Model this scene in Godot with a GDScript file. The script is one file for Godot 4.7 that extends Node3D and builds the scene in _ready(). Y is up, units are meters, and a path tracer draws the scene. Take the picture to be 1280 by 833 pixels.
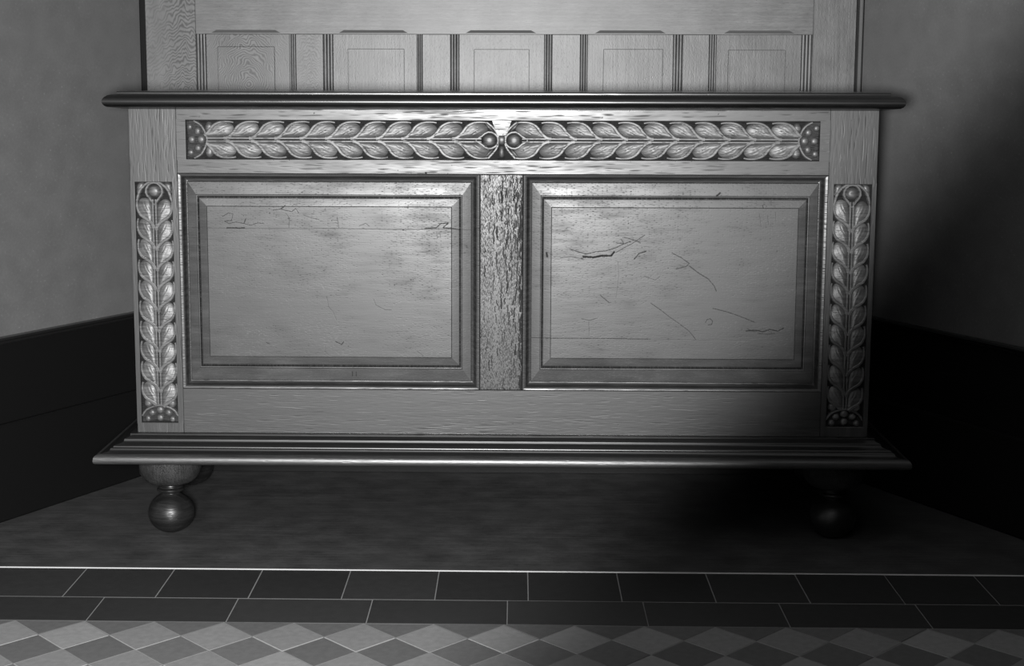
extends Node3D
# A carved oak chest in a panelled recess, lit by one lamp beside the camera. Units are metres, the chest front is z = 0.

const PX := 0.00142          # one photograph pixel on the chest front
const BACK_Z := -0.50        # face of the panelling
const SPLAY := 0.5095        # tan of the angle of the side walls
const CORNER := 0.757        # half width of the recess at the back

var M := {}
var T := {}

# ---------------------------------------------------------------- shapes
func mb() -> SurfaceTool:
	var st := SurfaceTool.new()
	st.begin(Mesh.PRIMITIVE_TRIANGLES)
	return st

func vert(st: SurfaceTool, p: Vector3, n: Vector3) -> void:
	st.set_normal(n)
	st.set_uv(Vector2(p.x, p.y))
	st.add_vertex(p)

func tri(st: SurfaceTool, a: Vector3, b: Vector3, c: Vector3, na: Vector3, nb: Vector3, nc: Vector3) -> void:
	if (b - a).cross(c - a).dot(na + nb + nc) > 0.0:
		vert(st, a, na); vert(st, c, nc); vert(st, b, nb)
	else:
		vert(st, a, na); vert(st, b, nb); vert(st, c, nc)

func quad(st: SurfaceTool, a: Vector3, b: Vector3, c: Vector3, d: Vector3, na: Vector3, nb: Vector3, nc: Vector3, nd: Vector3) -> void:
	tri(st, a, b, c, na, nb, nc)
	tri(st, a, c, d, na, nc, nd)

func flat(st: SurfaceTool, a: Vector3, b: Vector3, c: Vector3, d: Vector3, n: Vector3) -> void:
	quad(st, a, b, c, d, n, n, n, n)

# a box from lo to hi with chamfered edges
func box(st: SurfaceTool, lo: Vector3, hi: Vector3, bev := 0.001, xf := Transform3D.IDENTITY) -> void:
	var c := (lo + hi) / 2.0
	var h := (hi - lo) / 2.0
	bev = minf(bev, minf(h.x, minf(h.y, h.z)) * 0.9)
	var corner := func(s: Vector3, axis: int) -> Vector3:
		var p := c
		for k in 3:
			p[k] += s[k] * (h[k] if k == axis else h[k] - bev)
		return xf * p
	for ax in 3:
		var b := (ax + 1) % 3
		var d := (ax + 2) % 3
		for s in [-1.0, 1.0]:
			var q := []
			for e in [[-1.0, -1.0], [1.0, -1.0], [1.0, 1.0], [-1.0, 1.0]]:
				var v := Vector3.ZERO
				v[ax] = s; v[b] = e[0]; v[d] = e[1]
				q.append(corner.call(v, ax))
			var n := Vector3.ZERO
			n[ax] = s
			flat(st, q[0], q[1], q[2], q[3], (xf.basis * n).normalized())
		for s in [-1.0, 1.0]:
			for t in [-1.0, 1.0]:
				var v0 := Vector3.ZERO
				v0[b] = s; v0[d] = t; v0[ax] = -1.0
				var v1 := v0
				v1[ax] = 1.0
				var n := Vector3.ZERO
				n[b] = s; n[d] = t
				flat(st, corner.call(v0, b), corner.call(v1, b), corner.call(v1, d), corner.call(v0, d), (xf.basis * n).normalized())
	for sx in [-1.0, 1.0]:
		for sy in [-1.0, 1.0]:
			for sz in [-1.0, 1.0]:
				var v := Vector3(sx, sy, sz)
				var n := (xf.basis * v).normalized()
				tri(st, corner.call(v, 0), corner.call(v, 1), corner.call(v, 2), n, n, n)

# normals of a profile of 2-D points, as [n at start, n at end] of every segment; gentle bends are smoothed
func profile_normals(p: Array) -> Array:
	var seg := []
	var len := []
	for i in p.size() - 1:
		var d: Vector2 = p[i + 1] - p[i]
		seg.append(Vector2(-d.y, d.x).normalized())
		len.append(d.length())
	var out := []
	for i in seg.size():
		var a: Vector2 = seg[i]
		var b: Vector2 = seg[i]
		if i > 0 and seg[i].dot(seg[i - 1]) > 0.72:
			a = (seg[i] * len[i] + seg[i - 1] * len[i - 1]).normalized()
		if i < seg.size() - 1 and seg[i].dot(seg[i + 1]) > 0.72:
			b = (seg[i] * len[i] + seg[i + 1] * len[i + 1]).normalized()
		out.append([a, b])
	return out

# a mitred moulding round three sides of a chest: profile of (projection, height) from top to bottom
func round_three(st: SurfaceTool, half: float, zback: float, prof: Array) -> void:
	var nn := profile_normals(prof)
	for i in prof.size() - 1:
		var a: Vector2 = prof[i]
		var b: Vector2 = prof[i + 1]
		var na: Vector2 = nn[i][0]
		var nb: Vector2 = nn[i][1]
		var steps := 24
		for k in steps:
			var t0 := -1.0 + 2.0 * k / steps
			var t1 := -1.0 + 2.0 * (k + 1) / steps
			quad(st, Vector3(t0 * (half + a.x), a.y, a.x), Vector3(t1 * (half + a.x), a.y, a.x), Vector3(t1 * (half + b.x), b.y, b.x), Vector3(t0 * (half + b.x), b.y, b.x),
				Vector3(0, na.y, na.x), Vector3(0, na.y, na.x), Vector3(0, nb.y, nb.x), Vector3(0, nb.y, nb.x))
		for s in [-1.0, 1.0]:
			quad(st, Vector3(s * (half + a.x), a.y, a.x), Vector3(s * (half + a.x), a.y, zback), Vector3(s * (half + b.x), b.y, zback), Vector3(s * (half + b.x), b.y, b.x),
				Vector3(s * na.x, na.y, 0), Vector3(s * na.x, na.y, 0), Vector3(s * nb.x, nb.y, 0), Vector3(s * nb.x, nb.y, 0))

# a mitred frame inside a rectangle: profile of (inset sideways, inset up and down, z)
func frame_in(st: SurfaceTool, r: Rect2, prof: Array) -> void:
	var px := []
	var py := []
	for p in prof:
		px.append(Vector2(p.x, p.z)); py.append(Vector2(p.y, p.z))
	var nx := profile_normals(px)
	var ny := profile_normals(py)
	var x0 := r.position.x
	var x1 := r.end.x
	var y0 := r.position.y
	var y1 := r.end.y
	for i in prof.size() - 1:
		var a: Vector3 = prof[i]
		var b: Vector3 = prof[i + 1]
		var na: Vector2 = ny[i][0]
		var nb: Vector2 = ny[i][1]
		var A := Vector3(0, -na.x, na.y)
		var B := Vector3(0, -nb.x, nb.y)
		quad(st, Vector3(x0 + a.x, y1 - a.y, a.z), Vector3(x1 - a.x, y1 - a.y, a.z), Vector3(x1 - b.x, y1 - b.y, b.z), Vector3(x0 + b.x, y1 - b.y, b.z), A, A, B, B)
		A = Vector3(0, na.x, na.y); B = Vector3(0, nb.x, nb.y)
		quad(st, Vector3(x0 + a.x, y0 + a.y, a.z), Vector3(x1 - a.x, y0 + a.y, a.z), Vector3(x1 - b.x, y0 + b.y, b.z), Vector3(x0 + b.x, y0 + b.y, b.z), A, A, B, B)
		na = nx[i][0]; nb = nx[i][1]
		A = Vector3(na.x, 0, na.y); B = Vector3(nb.x, 0, nb.y)
		quad(st, Vector3(x0 + a.x, y0 + a.y, a.z), Vector3(x0 + a.x, y1 - a.y, a.z), Vector3(x0 + b.x, y1 - b.y, b.z), Vector3(x0 + b.x, y0 + b.y, b.z), A, A, B, B)
		A = Vector3(-na.x, 0, na.y); B = Vector3(-nb.x, 0, nb.y)
		quad(st, Vector3(x1 - a.x, y0 + a.y, a.z), Vector3(x1 - a.x, y1 - a.y, a.z), Vector3(x1 - b.x, y1 - b.y, b.z), Vector3(x1 - b.x, y0 + b.y, b.z), A, A, B, B)

func lathe(st: SurfaceTool, prof: Array, at := Vector3.ZERO, n := 40, rough := 0.0, sd := 0) -> void:
	var nn := profile_normals(prof)
	var noise := FastNoiseLite.new()
	noise.seed = sd
	noise.frequency = 90.0
	for i in prof.size() - 1:
		for k in n:
			var q := []
			var m := []
			for e in [[i, k, 0], [i, k + 1, 0], [i + 1, k + 1, 1], [i + 1, k, 1]]:
				var an: float = TAU * (e[1] % n) / n
				var p: Vector2 = prof[e[0]]
				var nr: Vector2 = nn[i][e[2]]
				var v := Vector3(p.x * sin(an), p.y, p.x * cos(an))
				if rough > 0.0 and p.x > 0.002:
					v += Vector3(sin(an), 0, cos(an)) * rough * noise.get_noise_3dv(v)
				q.append(at + v)
				m.append(Vector3(nr.x * sin(an), nr.y, nr.x * cos(an)))
			quad(st, q[0], q[1], q[2], q[3], m[0], m[1], m[2], m[3])

# a tube along points, radius tapering by the list; the cross-section is a flattened round
func tube(st: SurfaceTool, pts: Array, rad: Array, tall := 1.0, n := 8) -> void:
	for i in pts.size() - 1:
		var ring := []
		for e in [i, i + 1]:
			var d: Vector3 = (pts[mini(e + 1, pts.size() - 1)] - pts[maxi(e - 1, 0)]).normalized()
			var side := d.cross(Vector3(0, 0, 1)).normalized()
			var one := []
			for k in n:
				var an := TAU * k / n
				var nrm := (side * cos(an) + Vector3(0, 0, 1) * sin(an)).normalized()
				one.append([pts[e] + side * cos(an) * rad[e] + Vector3(0, 0, sin(an) * rad[e] * tall), nrm])
			ring.append(one)
		for k in n:
			var a = ring[0][k]
			var b = ring[0][(k + 1) % n]
			var c = ring[1][(k + 1) % n]
			var d2 = ring[1][k]
			quad(st, a[0], b[0], c[0], d2[0], a[1], b[1], c[1], d2[1])

# a carved strap along points: flat top, sloping sides that run down to the ground
func strap(st: SurfaceTool, pts: Array, half: Array, ground := -0.0080) -> void:
	var rows := []
	for e in pts.size():
		var d: Vector3 = (pts[mini(e + 1, pts.size() - 1)] - pts[maxi(e - 1, 0)]).normalized()
		var side := d.cross(Vector3(0, 0, 1)).normalized()
		var p: Vector3 = pts[e]
		var h: float = half[e]
		var foot := Vector3(p.x, p.y, ground)
		rows.append([foot - side * (h + 0.0011), p - side * h - Vector3(0, 0, 0.0005), p - side * h * 0.55, p + side * h * 0.55, p + side * h - Vector3(0, 0, 0.0005), foot + side * (h + 0.0011), side])
	for e in pts.size() - 1:
		for k in 5:
			var n := []
			for r in [rows[e], rows[e + 1]]:
				var sd: Vector3 = r[6]
				n.append((sd * [-3.0, -0.45, 0.0, 0.45, 3.0][k] + Vector3(0, 0, 1)).normalized())
			quad(st, rows[e][k], rows[e][k + 1], rows[e + 1][k + 1], rows[e + 1][k], n[0], n[0], n[1], n[1])

# ---------------------------------------------------------------- nodes
func obj(called: String, st: SurfaceTool, m: Material, parent: Node = self) -> MeshInstance3D:
	var o := MeshInstance3D.new()
	o.name = called
	o.mesh = st.commit()
	o.material_override = null
	o.mesh.surface_set_material(0, m)
	parent.add_child(o, true)
	return o

func inst(called: String, mesh: Mesh, m: Material, at: Vector3, parent: Node) -> MeshInstance3D:
	var o := MeshInstance3D.new()
	o.name = called
	o.mesh = mesh
	if m:
		o.set_surface_override_material(0, m)
	o.position = at
	parent.add_child(o, true)
	return o

func base(called: String, at := Vector3.ZERO) -> Node3D:
	var o := Node3D.new()
	o.name = called
	o.position = at
	add_child(o, true)
	return o

func structure(o: Node, label: String) -> void:
	o.set_meta("kind", "structure")
	o.set_meta("label", label)

# ---------------------------------------------------------------- textures
func noise_map(sd: int, w: int, h: int, fx: float, fy: float, oct := 3) -> PackedByteArray:
	# seamless noise with about fx by fy features over the picture, as bytes
	var side := 256
	var n := FastNoiseLite.new()
	n.seed = sd
	n.noise_type = FastNoiseLite.TYPE_SIMPLEX_SMOOTH
	n.fractal_octaves = oct
	var big := maxf(fx, fy)
	side = clampi(nearest_po2(int(big * 5.0)), 32, 512)
	n.frequency = big / side
	var sw := clampi(nearest_po2(int(side * fx / big)), 8, side)
	var sh := clampi(nearest_po2(int(side * fy / big)), 8, side)
	var im := n.get_seamless_image(sw, sh, false, false, 0.25, true)
	# wrapped border, so that enlarging keeps the edges seamless
	var pad := 4
	var wide := Image.create_empty(sw + 2 * pad, sh + 2 * pad, false, im.get_format())
	for ox in [-1, 0, 1]:
		for oy in [-1, 0, 1]:
			wide.blit_rect(im, Rect2i(0, 0, sw, sh), Vector2i(pad + ox * sw, pad + oy * sh))
	var px := pad * w / sw
	var py := pad * h / sh
	wide.resize(w + 2 * px, h + 2 * py, Image.INTERPOLATE_CUBIC)
	wide = wide.get_region(Rect2i(px, py, w, h))
	wide.convert(Image.FORMAT_L8)
	return wide.get_data()

# grain along x: [colour picture, height picture]
func wood(sd: int, w: int, h: int, o := {}) -> Array:
	var streak := noise_map(sd, w, h, o.get("sx", 3.0), o.get("sy", 60.0), 3)
	var fine := noise_map(sd + 1, w, h, o.get("fx", 22.0), o.get("fy", 200.0), 2)
	var blot := noise_map(sd + 2, w, h, 5.0, 6.0, 3)
	var pore := noise_map(sd + 3, w, h, o.get("px", 55.0), o.get("py", 420.0), 1)
	var speck := noise_map(sd + 4, w, h, 60.0, 60.0, 2)
	var a := PackedByteArray()
	var b := PackedByteArray()
	var c := PackedByteArray()
	a.resize(w * h); b.resize(w * h); c.resize(w * h)
	var shine: float = o.get("rough", 0.385)
	var ks: float = o.get("streak", 0.30)
	var kf: float = o.get("fine", 0.22)
	var kb: float = o.get("blot", 0.25)
	var kp: float = o.get("pore", 0.22)
	for i in w * h:
		var v := 0.80 + ks * (streak[i] / 255.0 - 0.5) + kf * (fine[i] / 255.0 - 0.5) + kb * (blot[i] / 255.0 - 0.5)
		var p := clampf((pore[i] / 255.0 - 0.66) * 5.0, 0.0, 1.0)
		var s := clampf((speck[i] / 255.0 - 0.86) * 8.0, 0.0, 1.0)
		v -= kp * p + 0.35 * s
		a[i] = int(clampf(v, 0.05, 1.0) * 255.0)
		b[i] = int(clampf(0.75 + 0.25 * (fine[i] / 255.0 - 0.5) + 0.3 * (streak[i] / 255.0 - 0.5) - 0.45 * p - 0.5 * s, 0.0, 1.0) * 255.0)
		c[i] = int(clampf(shine + 0.42 * (0.8 - v) + 0.25 * p + 0.35 * s, 0.2, 1.0) * 255.0)
	return [Image.create_from_data(w, h, false, Image.FORMAT_L8, a), Image.create_from_data(w, h, false, Image.FORMAT_L8, b), Image.create_from_data(w, h, false, Image.FORMAT_L8, c)]

func tex(im: Image) -> ImageTexture:
	var c := im.duplicate() as Image
	c.convert(Image.FORMAT_RGB8)
	return ImageTexture.create_from_image(c)

func turned(im: Image) -> Image:
	var c := im.duplicate() as Image
	c.rotate_90(CLOCKWISE)
	return c

func grey(lin: float) -> Color:
	return Color(lin, lin, lin).linear_to_srgb()

func mat(called: String, lin: float, rough: float, spec := 0.5) -> StandardMaterial3D:
	var m := StandardMaterial3D.new()
	m.resource_name = called
	m.albedo_color = grey(lin)
	m.roughness = rough
	m.metallic_specular = spec
	M[called] = m
	return m

func dress(m: StandardMaterial3D, color: Texture2D, relief: Texture2D, per_metre: Vector3, depth_cm: float, shine: Texture2D = null, world := true) -> void:
	m.uv1_triplanar = true
	m.uv1_world_triplanar = world
	m.uv1_scale = per_metre
	m.uv1_triplanar_sharpness = 8.0
	if color:
		m.albedo_texture = color
	if relief:
		m.heightmap_enabled = true
		m.heightmap_texture = relief
		m.heightmap_scale = depth_cm
	if shine:
		m.roughness = 1.0
		m.roughness_texture = shine

# a dark crack drawn into a panel's colour and relief pictures; points in metres within the panel
func crack(pics: Array, r: Rect2, pts: Array, wide: float, dark: float) -> void:
	var w: int = pics[0].get_width()
	var h: int = pics[0].get_height()
	var rng := RandomNumberGenerator.new()
	rng.seed = int(pts[0].x * 10000.0) + 77
	for i in pts.size() - 1:
		var a := Vector2((pts[i].x - r.position.x) / r.size.x * w, (r.end.y - pts[i].y) / r.size.y * h)
		var b := Vector2((pts[i + 1].x - r.position.x) / r.size.x * w, (r.end.y - pts[i + 1].y) / r.size.y * h)
		var n := int(a.distance_to(b)) + 1
		for k in n:
			var c := a.lerp(b, float(k) / n)
			var wd := maxf(0.8, wide * w / r.size.x * (0.5 + 0.6 * rng.randf()))
			for dy in range(-int(ceil(wd)), int(ceil(wd)) + 1):
				for dx in range(-int(ceil(wd)), int(ceil(wd)) + 1):
					var f := clampf(1.3 - Vector2(dx, dy).length() / wd, 0.0, 1.0)
					var x := int(c.x) + dx
					var y := int(c.y) + dy
					if x >= 0 and y >= 0 and x < w and y < h and f > 0.0:
						var v: float = pics[0].get_pixel(x, y).r
						v = minf(v, lerpf(v, 0.25 * v, dark * f))
						pics[0].set_pixel(x, y, Color(v, v, v))
						v = minf(pics[1].get_pixel(x, y).r, 0.75 - 0.7 * dark * f)
						pics[1].set_pixel(x, y, Color(v, v, v))
						v = maxf(pics[2].get_pixel(x, y).r, lerpf(0.41, 1.0, dark * f))
						pics[2].set_pixel(x, y, Color(v, v, v))

# ring figure of plain-sawn oak, grain along y: arches (peak > 0) or rings round a heart
func cathedral(sd: int, w: int, h: int, cx: float, cy: float, freq: float, strength: float, peak: float) -> Image:
	var wob := noise_map(sd, w, h, 5.0, 3.0, 2)
	var fib := noise_map(sd + 1, w, h, 160.0, 10.0, 2)
	var fleck := noise_map(sd + 3, w, h, 60.0, 26.0, 3)
	var blot := noise_map(sd + 2, w, h, 4.0, 2.0, 2)
	var a := PackedByteArray()
	a.resize(w * h)
	for y in h:
		for x in w:
			var i := y * w + x
			var u := absf(float(x) / w - cx)
			var v := float(y) / h - cy
			var d := v - peak * pow(u, 1.2) if peak > 0.0 else sqrt(u * u * 2.4 + v * v)
			d += 0.10 * (wob[i] / 255.0 - 0.5) + 0.008 * (fleck[i] / 255.0 - 0.5)
			var near := clampf(1.25 - u * 2.0, 0.25, 1.0)
			var ring := pow(0.5 + 0.5 * sin(d * freq * (1.0 + 0.25 * d)), 2.2) * near * (0.5 + fleck[i] / 255.0)
			var q := 0.88 - strength * ring + 0.16 * (fib[i] / 255.0 - 0.5) + 0.12 * (blot[i] / 255.0 - 0.5)
			a[i] = int(clampf(q, 0.0, 1.0) * 255.0)
	return Image.create_from_data(w, h, false, Image.FORMAT_L8, a)

# lays a picture once over a rectangle of a piece whose UVs are its own x and y
func lay(m: StandardMaterial3D, r: Rect2) -> void:
	m.uv1_scale = Vector3(1.0 / r.size.x, -1.0 / r.size.y, 1)
	m.uv1_offset = Vector3(-r.position.x / r.size.x, r.end.y / r.size.y, 0)

func make_materials() -> void:
	var oak := wood(11, 1024, 1024, {"sx": 3.0, "sy": 50.0, "pore": 0.15, "px": 30.0, "py": 520.0, "streak": 0.36})
	T.oak_h = tex(oak[0]); T.oak_hr = tex(oak[1])
	T.oak_v = tex(turned(oak[0])); T.oak_vr = tex(turned(oak[1]))
	T.oak_hs = tex(oak[2]); T.oak_vs = tex(turned(oak[2]))
	var worn := wood(31, 1024, 512, {"sx": 6.0, "sy": 60.0, "streak": 0.35, "pore": 0.45, "px": 34.0, "py": 230.0, "fine": 0.35})
	T.worn = tex(turned(worn[0])); T.worn_r = tex(turned(worn[1]))

	var m := mat("oak along", 0.062, 0.41, 0.57)
	dress(m, T.oak_h, T.oak_hr, Vector3(1.4, 1.4, 1.4), 0.03, T.oak_hs)
	m = mat("oak upright", 0.062, 0.41, 0.57)
	dress(m, T.oak_v, T.oak_vr, Vector3(1.4, 1.4, 1.4), 0.03, T.oak_vs)
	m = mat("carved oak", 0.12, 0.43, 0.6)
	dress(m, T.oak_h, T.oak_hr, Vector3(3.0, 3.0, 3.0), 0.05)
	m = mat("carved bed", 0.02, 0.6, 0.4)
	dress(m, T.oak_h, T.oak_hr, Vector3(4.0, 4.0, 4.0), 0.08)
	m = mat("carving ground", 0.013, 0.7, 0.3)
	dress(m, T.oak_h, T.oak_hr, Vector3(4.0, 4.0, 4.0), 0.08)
	m = mat("moulding oak", 0.055, 0.43, 0.55)
	dress(m, T.oak_h, T.oak_hr, Vector3(2.0, 2.0, 2.0), 0.04, T.oak_hs)
	m = mat("polished dark wood", 0.007, 0.25, 0.7)
	dress(m, T.oak_h, T.oak_hr, Vector3(1.2, 1.2, 1.2), 0.015)
	m = mat("base dark wood", 0.008, 0.31, 0.95)
	dress(m, T.oak_h, T.oak_hr, Vector3(1.2, 1.2, 1.2), 0.008)
	m = mat("worn dark wood", 0.045, 0.40, 0.72)
	dress(m, T.oak_h, T.oak_hr, Vector3(2.2, 2.2, 2.2), 0.05)
	m = mat("turned dark wood", 0.020, 0.38, 0.5)
	dress(m, T.oak_h, T.oak_hr, Vector3(3.0, 3.0, 3.0), 0.05)
	m = mat("rough foot wood", 0.05, 0.6, 0.4)
	dress(m, T.worn, T.worn_r, Vector3(6.0, 6.0, 6.0), 0.2)
	m = mat("inside wood", 0.015, 0.8, 0.2)

	# panelling
	var fine := wood(61, 1024, 512, {"sx": 2.0, "sy": 70.0, "streak": 0.22, "fine": 0.25, "pore": 0.12, "blot": 0.2})
	T.fine_v = tex(turned(fine[0])); T.fine_h = tex(fine[0]); T.fine_vr = tex(turned(fine[1]))
	m = mat("panelling oak upright", 0.13, 0.43, 0.55)
	dress(m, T.fine_v, T.fine_vr, Vector3(2.2, 2.2, 2.2), 0.02)
	m = mat("panelling oak along", 0.13, 0.43, 0.55)
	dress(m, T.fine_h, null, Vector3(2.2, 2.2, 2.2), 0.0)
	m = mat("panelling oak swirled", 0.13, 0.43, 0.55)
	m.albedo_texture = tex(cathedral(101, 512, 512, 0.5, 0.62, 150.0, 0.60, 0.0))
	lay(m, Rect2(-0.6214, 0.762, 0.1735, 0.1735))
	m = mat("panelling oak arched", 0.13, 0.43, 0.55)
	m.albedo_texture = tex(cathedral(141, 512, 1024, 0.80, 0.2, 140.0, 0.50, 0.35))
	lay(m, Rect2(-0.745, 0.8, 0.104, 0.21))
	m = mat("panelling oak peaked", 0.13, 0.43, 0.55)
	m.albedo_texture = tex(cathedral(171, 256, 512, 0.52, 0.2, 110.0, 0.42, 0.40))
	lay(m, Rect2(-0.433, 0.8, 0.057, 0.135))

	# plaster and floor
	var pl := noise_map(201, 1024, 1024, 10.0, 10.0, 5)
	var pf := noise_map(202, 1024, 1024, 90.0, 90.0, 3)
	var a := PackedByteArray()
	var b := PackedByteArray()
	a.resize(1024 * 1024); b.resize(1024 * 1024)
	for i in 1024 * 1024:
		var scuff := clampf((pf[i] / 255.0 - 0.80) * 6.0, 0.0, 1.0)
		a[i] = int(clampf(0.80 + 0.07 * (pl[i] / 255.0 - 0.5) + 0.05 * (pf[i] / 255.0 - 0.5) + 0.20 * scuff, 0.0, 1.0) * 255.0)
		b[i] = int(clampf(0.5 + 0.5 * (pl[i] / 255.0 - 0.5) + 0.25 * (pf[i] / 255.0 - 0.5), 0.0, 1.0) * 255.0)
	T.plaster = tex(Image.create_from_data(1024, 1024, false, Image.FORMAT_L8, a))
	T.plaster_r = tex(Image.create_from_data(1024, 1024, false, Image.FORMAT_L8, b))
	m = mat("painted plaster", 0.19, 0.6, 0.3)
	dress(m, T.plaster, T.plaster_r, Vector3(1.5, 1.5, 1.5), 0.035)
	m = mat("room plaster", 0.18, 0.9, 0.1)
	m = mat("dark dado paint", 0.006, 0.45, 0.3)
	m = mat("dark floor wood", 0.10, 0.5, 0.4)
	dress(m, T.fine_h, T.oak_hr, Vector3(1.9, 1.9, 1.9), 0.02)
	for k in 3:
		m = mat("dark tile %d" % k, [0.040, 0.047, 0.055][k], 0.55, 0.35)
		dress(m, T.plaster, T.plaster_r, Vector3(4, 4, 4), 0.03)
	for k in 3:
		m = mat("pale tile %d" % k, [0.34, 0.37, 0.41][k], 0.7, 0.3)
		dress(m, T.plaster, T.plaster_r, Vector3(6, 6, 6), 0.03)
	for k in 2:
		m = mat("grey tile %d" % k, [0.19, 0.22][k], 0.7, 0.3)
		dress(m, T.plaster, T.plaster_r, Vector3(6, 6, 6), 0.03)
	m = mat("mortar", 0.22, 0.9, 0.2)
	m = mat("pale joint", 0.48, 0.8, 0.3)

# ---------------------------------------------------------------- the carving
# Carvings are drawn in photograph pixels: g runs along the stem as it grows, o outwards from it. A frame maps (g, o, z) to the chest.
class Frame:
	var at: Vector3
	var eg: Vector3
	var eo: Vector3
	var k: float
	func _init(a: Vector3, g: Vector3, o: Vector3, scale: float) -> void:
		at = a; eg = g; eo = o; k = scale
	func p(g: float, o: float, z: float) -> Vector3:
		return at + (eg * g + eo * o) * k + Vector3(0, 0, z)

func up_tri(st: SurfaceTool, a: Vector3, b: Vector3, c: Vector3) -> void:
	if (b - a).cross(c - a).z > 0.0:
		st.add_vertex(a); st.add_vertex(c); st.add_vertex(b)
	else:
		st.add_vertex(a); st.add_vertex(b); st.add_vertex(c)

# a raised blob inside an outline (points from its centre), heights by a callable of (rho, g, o)
func blob(st: SurfaceTool, f: Frame, c: Vector2, outline: Array, rings: int, height: Callable) -> void:
	var n := outline.size()
	for i in rings:
		for k in n:
			var q := []
			for e in [[i, k], [i, k + 1], [i + 1, k + 1], [i + 1, k]]:
				var rho := float(e[0]) / rings
				var v: Vector2 = outline[e[1] % n]
				var at := c + v * rho
				q.append(f.p(at.x, at.y, height.call(rho, v.x * rho, v.y * rho)))
			if i == 0:
				up_tri(st, q[0], q[2], q[3])
			else:
				up_tri(st, q[0], q[1], q[2]); up_tri(st, q[0], q[2], q[3])

func smooth_outline(pts: Array, n: int) -> Array:
	var cv := Curve2D.new()
	var m := pts.size()
	for i in m + 1:
		var a: Vector2 = pts[(i + m - 1) % m]
		var b: Vector2 = pts[(i + 1) % m]
		var t := (b - a) / 6.0
		cv.add_point(pts[i % m], -t, t)
	var out := []
	var len := cv.get_baked_length()
	for i in n:
		out.append(cv.sample_baked(len * i / n))
	return out

# one laurel leaf with its raised rim, about its own middle on the stem
func leaf_mesh(gs: float, g: Vector3, o: Vector3, k: float, sd: int, tail := true, size := 1.0) -> ArrayMesh:
	var rng := RandomNumberGenerator.new()
	rng.seed = sd
	var st := mb()
	st.set_smooth_group(0)
	var f := Frame.new(Vector3.ZERO, g, o, k)
	var pts := [Vector2(-22, 4.6), Vector2(-15.4, 11.5), Vector2(-9.5, 18.8), Vector2(-2, 22.8), Vector2(8, 22.6), Vector2(14.5, 19.5), Vector2(16.5, 14.5), Vector2(14, 8.5), Vector2(8.5, 4.4), Vector2(0, 2.9), Vector2(-10, 2.4)]
	var c := Vector2(1, 12)
	var shifted := []
	for p in pts:
		shifted.append(Vector2((p.x - c.x) * gs + rng.randf_range(-0.5, 0.5), p.y - c.y + rng.randf_range(-0.5, 0.5)) * size)
	var line := smooth_outline(shifted, 40)
	var ph := rng.randf_range(0.0, 3.0)
	var tilt := rng.randf_range(0.8, 1.2)
	blob(st, f, Vector2(c.x * gs, c.y), line, 9, func(rho: float, gg: float, oo: float) -> float:
		var along := gg * 0.86 + oo * 0.5
		var across := oo * 0.86 - gg * 0.5 + 0.02 * along * along
		var dome := pow(maxf(0.0, 1.0 - rho * rho), 0.62)
		var vein := pow(0.5 + 0.5 * cos(across * 1.55 + ph), 5.0) * clampf(1.0 - rho * 1.05, 0.0, 1.0)
		return -0.0080 + 0.0058 * dome - 0.00016 * tilt * along * (1.0 - rho * 0.3) - 0.0007 * vein + 0.0034 * clampf((oo * 0.62 - gg * 0.78) / 13.0, 0.0, 1.0) * rho * rho)
	st.generate_normals()
	# the rim that sweeps from the stem over the back of the leaf
	var path := []
	var rad := []
	var cv := Curve2D.new()
	var sweep := [[Vector2(-29, 1.8), Vector2(4, 0.2)], [Vector2(-21.0, 5.0), Vector2(3, 3.0)], [Vector2(-14.2, 13.0), Vector2(2.4, 4)], [Vector2(-6.5, 20.6), Vector2(4, 2.2)], [Vector2(5, 23.2), Vector2(4, 0.1)], [Vector2(15, 22.2), Vector2(2, -1.0)]]
	if not tail:
		sweep.pop_front()
	for e in sweep:
		cv.add_point(Vector2(e[0].x * gs, e[0].y) * size, -e[1] * size, e[1] * size)
	var len := cv.get_baked_length()
	for i in 17:
		var t := i / 16.0
		var p := cv.sample_baked(len * t)
		path.append(f.p(p.x, p.y, -0.0010 - 0.0030 * t * t))
		rad.append(k * lerpf(2.5, 0.8, t))
	var rim := mb()
	strap(rim, path, rad)
	var arr := st.commit()
	var both := mb()
	both.append_from(arr, 0, Transform3D.IDENTITY)
	both.append_from(rim.commit(), 0, Transform3D.IDENTITY)
	return both.commit()

func dome_mesh(r: float, tall: float, squash := 1.0) -> ArrayMesh:
	var st := mb()
	st.set_smooth_group(0)
	var ring := []
	for i in 24:
		ring.append(Vector2(cos(TAU * i / 24.0), sin(TAU * i / 24.0) * squash) * r)
	blob(st, Frame.new(Vector3.ZERO, Vector3.RIGHT, Vector3.UP, 1.0), Vector2.ZERO, ring, 7, func(rho: float, _g: float, _o: float) -> float: return -0.0082 + tall * pow(maxf(0.0, 1.0 - pow(rho, 3.0)), 0.6))
	st.generate_normals()
	return st.commit()

func curve_rim(f: Frame, pts: Array, wide: float, z := -0.0015) -> SurfaceTool:
	var cv := Curve2D.new()
	for i in pts.size():
		var t: Vector2 = (pts[mini(i + 1, pts.size() - 1)] - pts[maxi(i - 1, 0)]) / 6.0
		cv.add_point(pts[i], -t, t)
	var path := []
	var rad := []
	for i in 17:
		var p := cv.sample_baked(cv.get_baked_length() * i / 16.0)
		path.append(f.p(p.x, p.y, z))
		rad.append(wide * f.k * (0.7 if i == 0 or i == 16 else 1.0))
	var st := mb()
	strap(st, path, rad)
	return st

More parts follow.
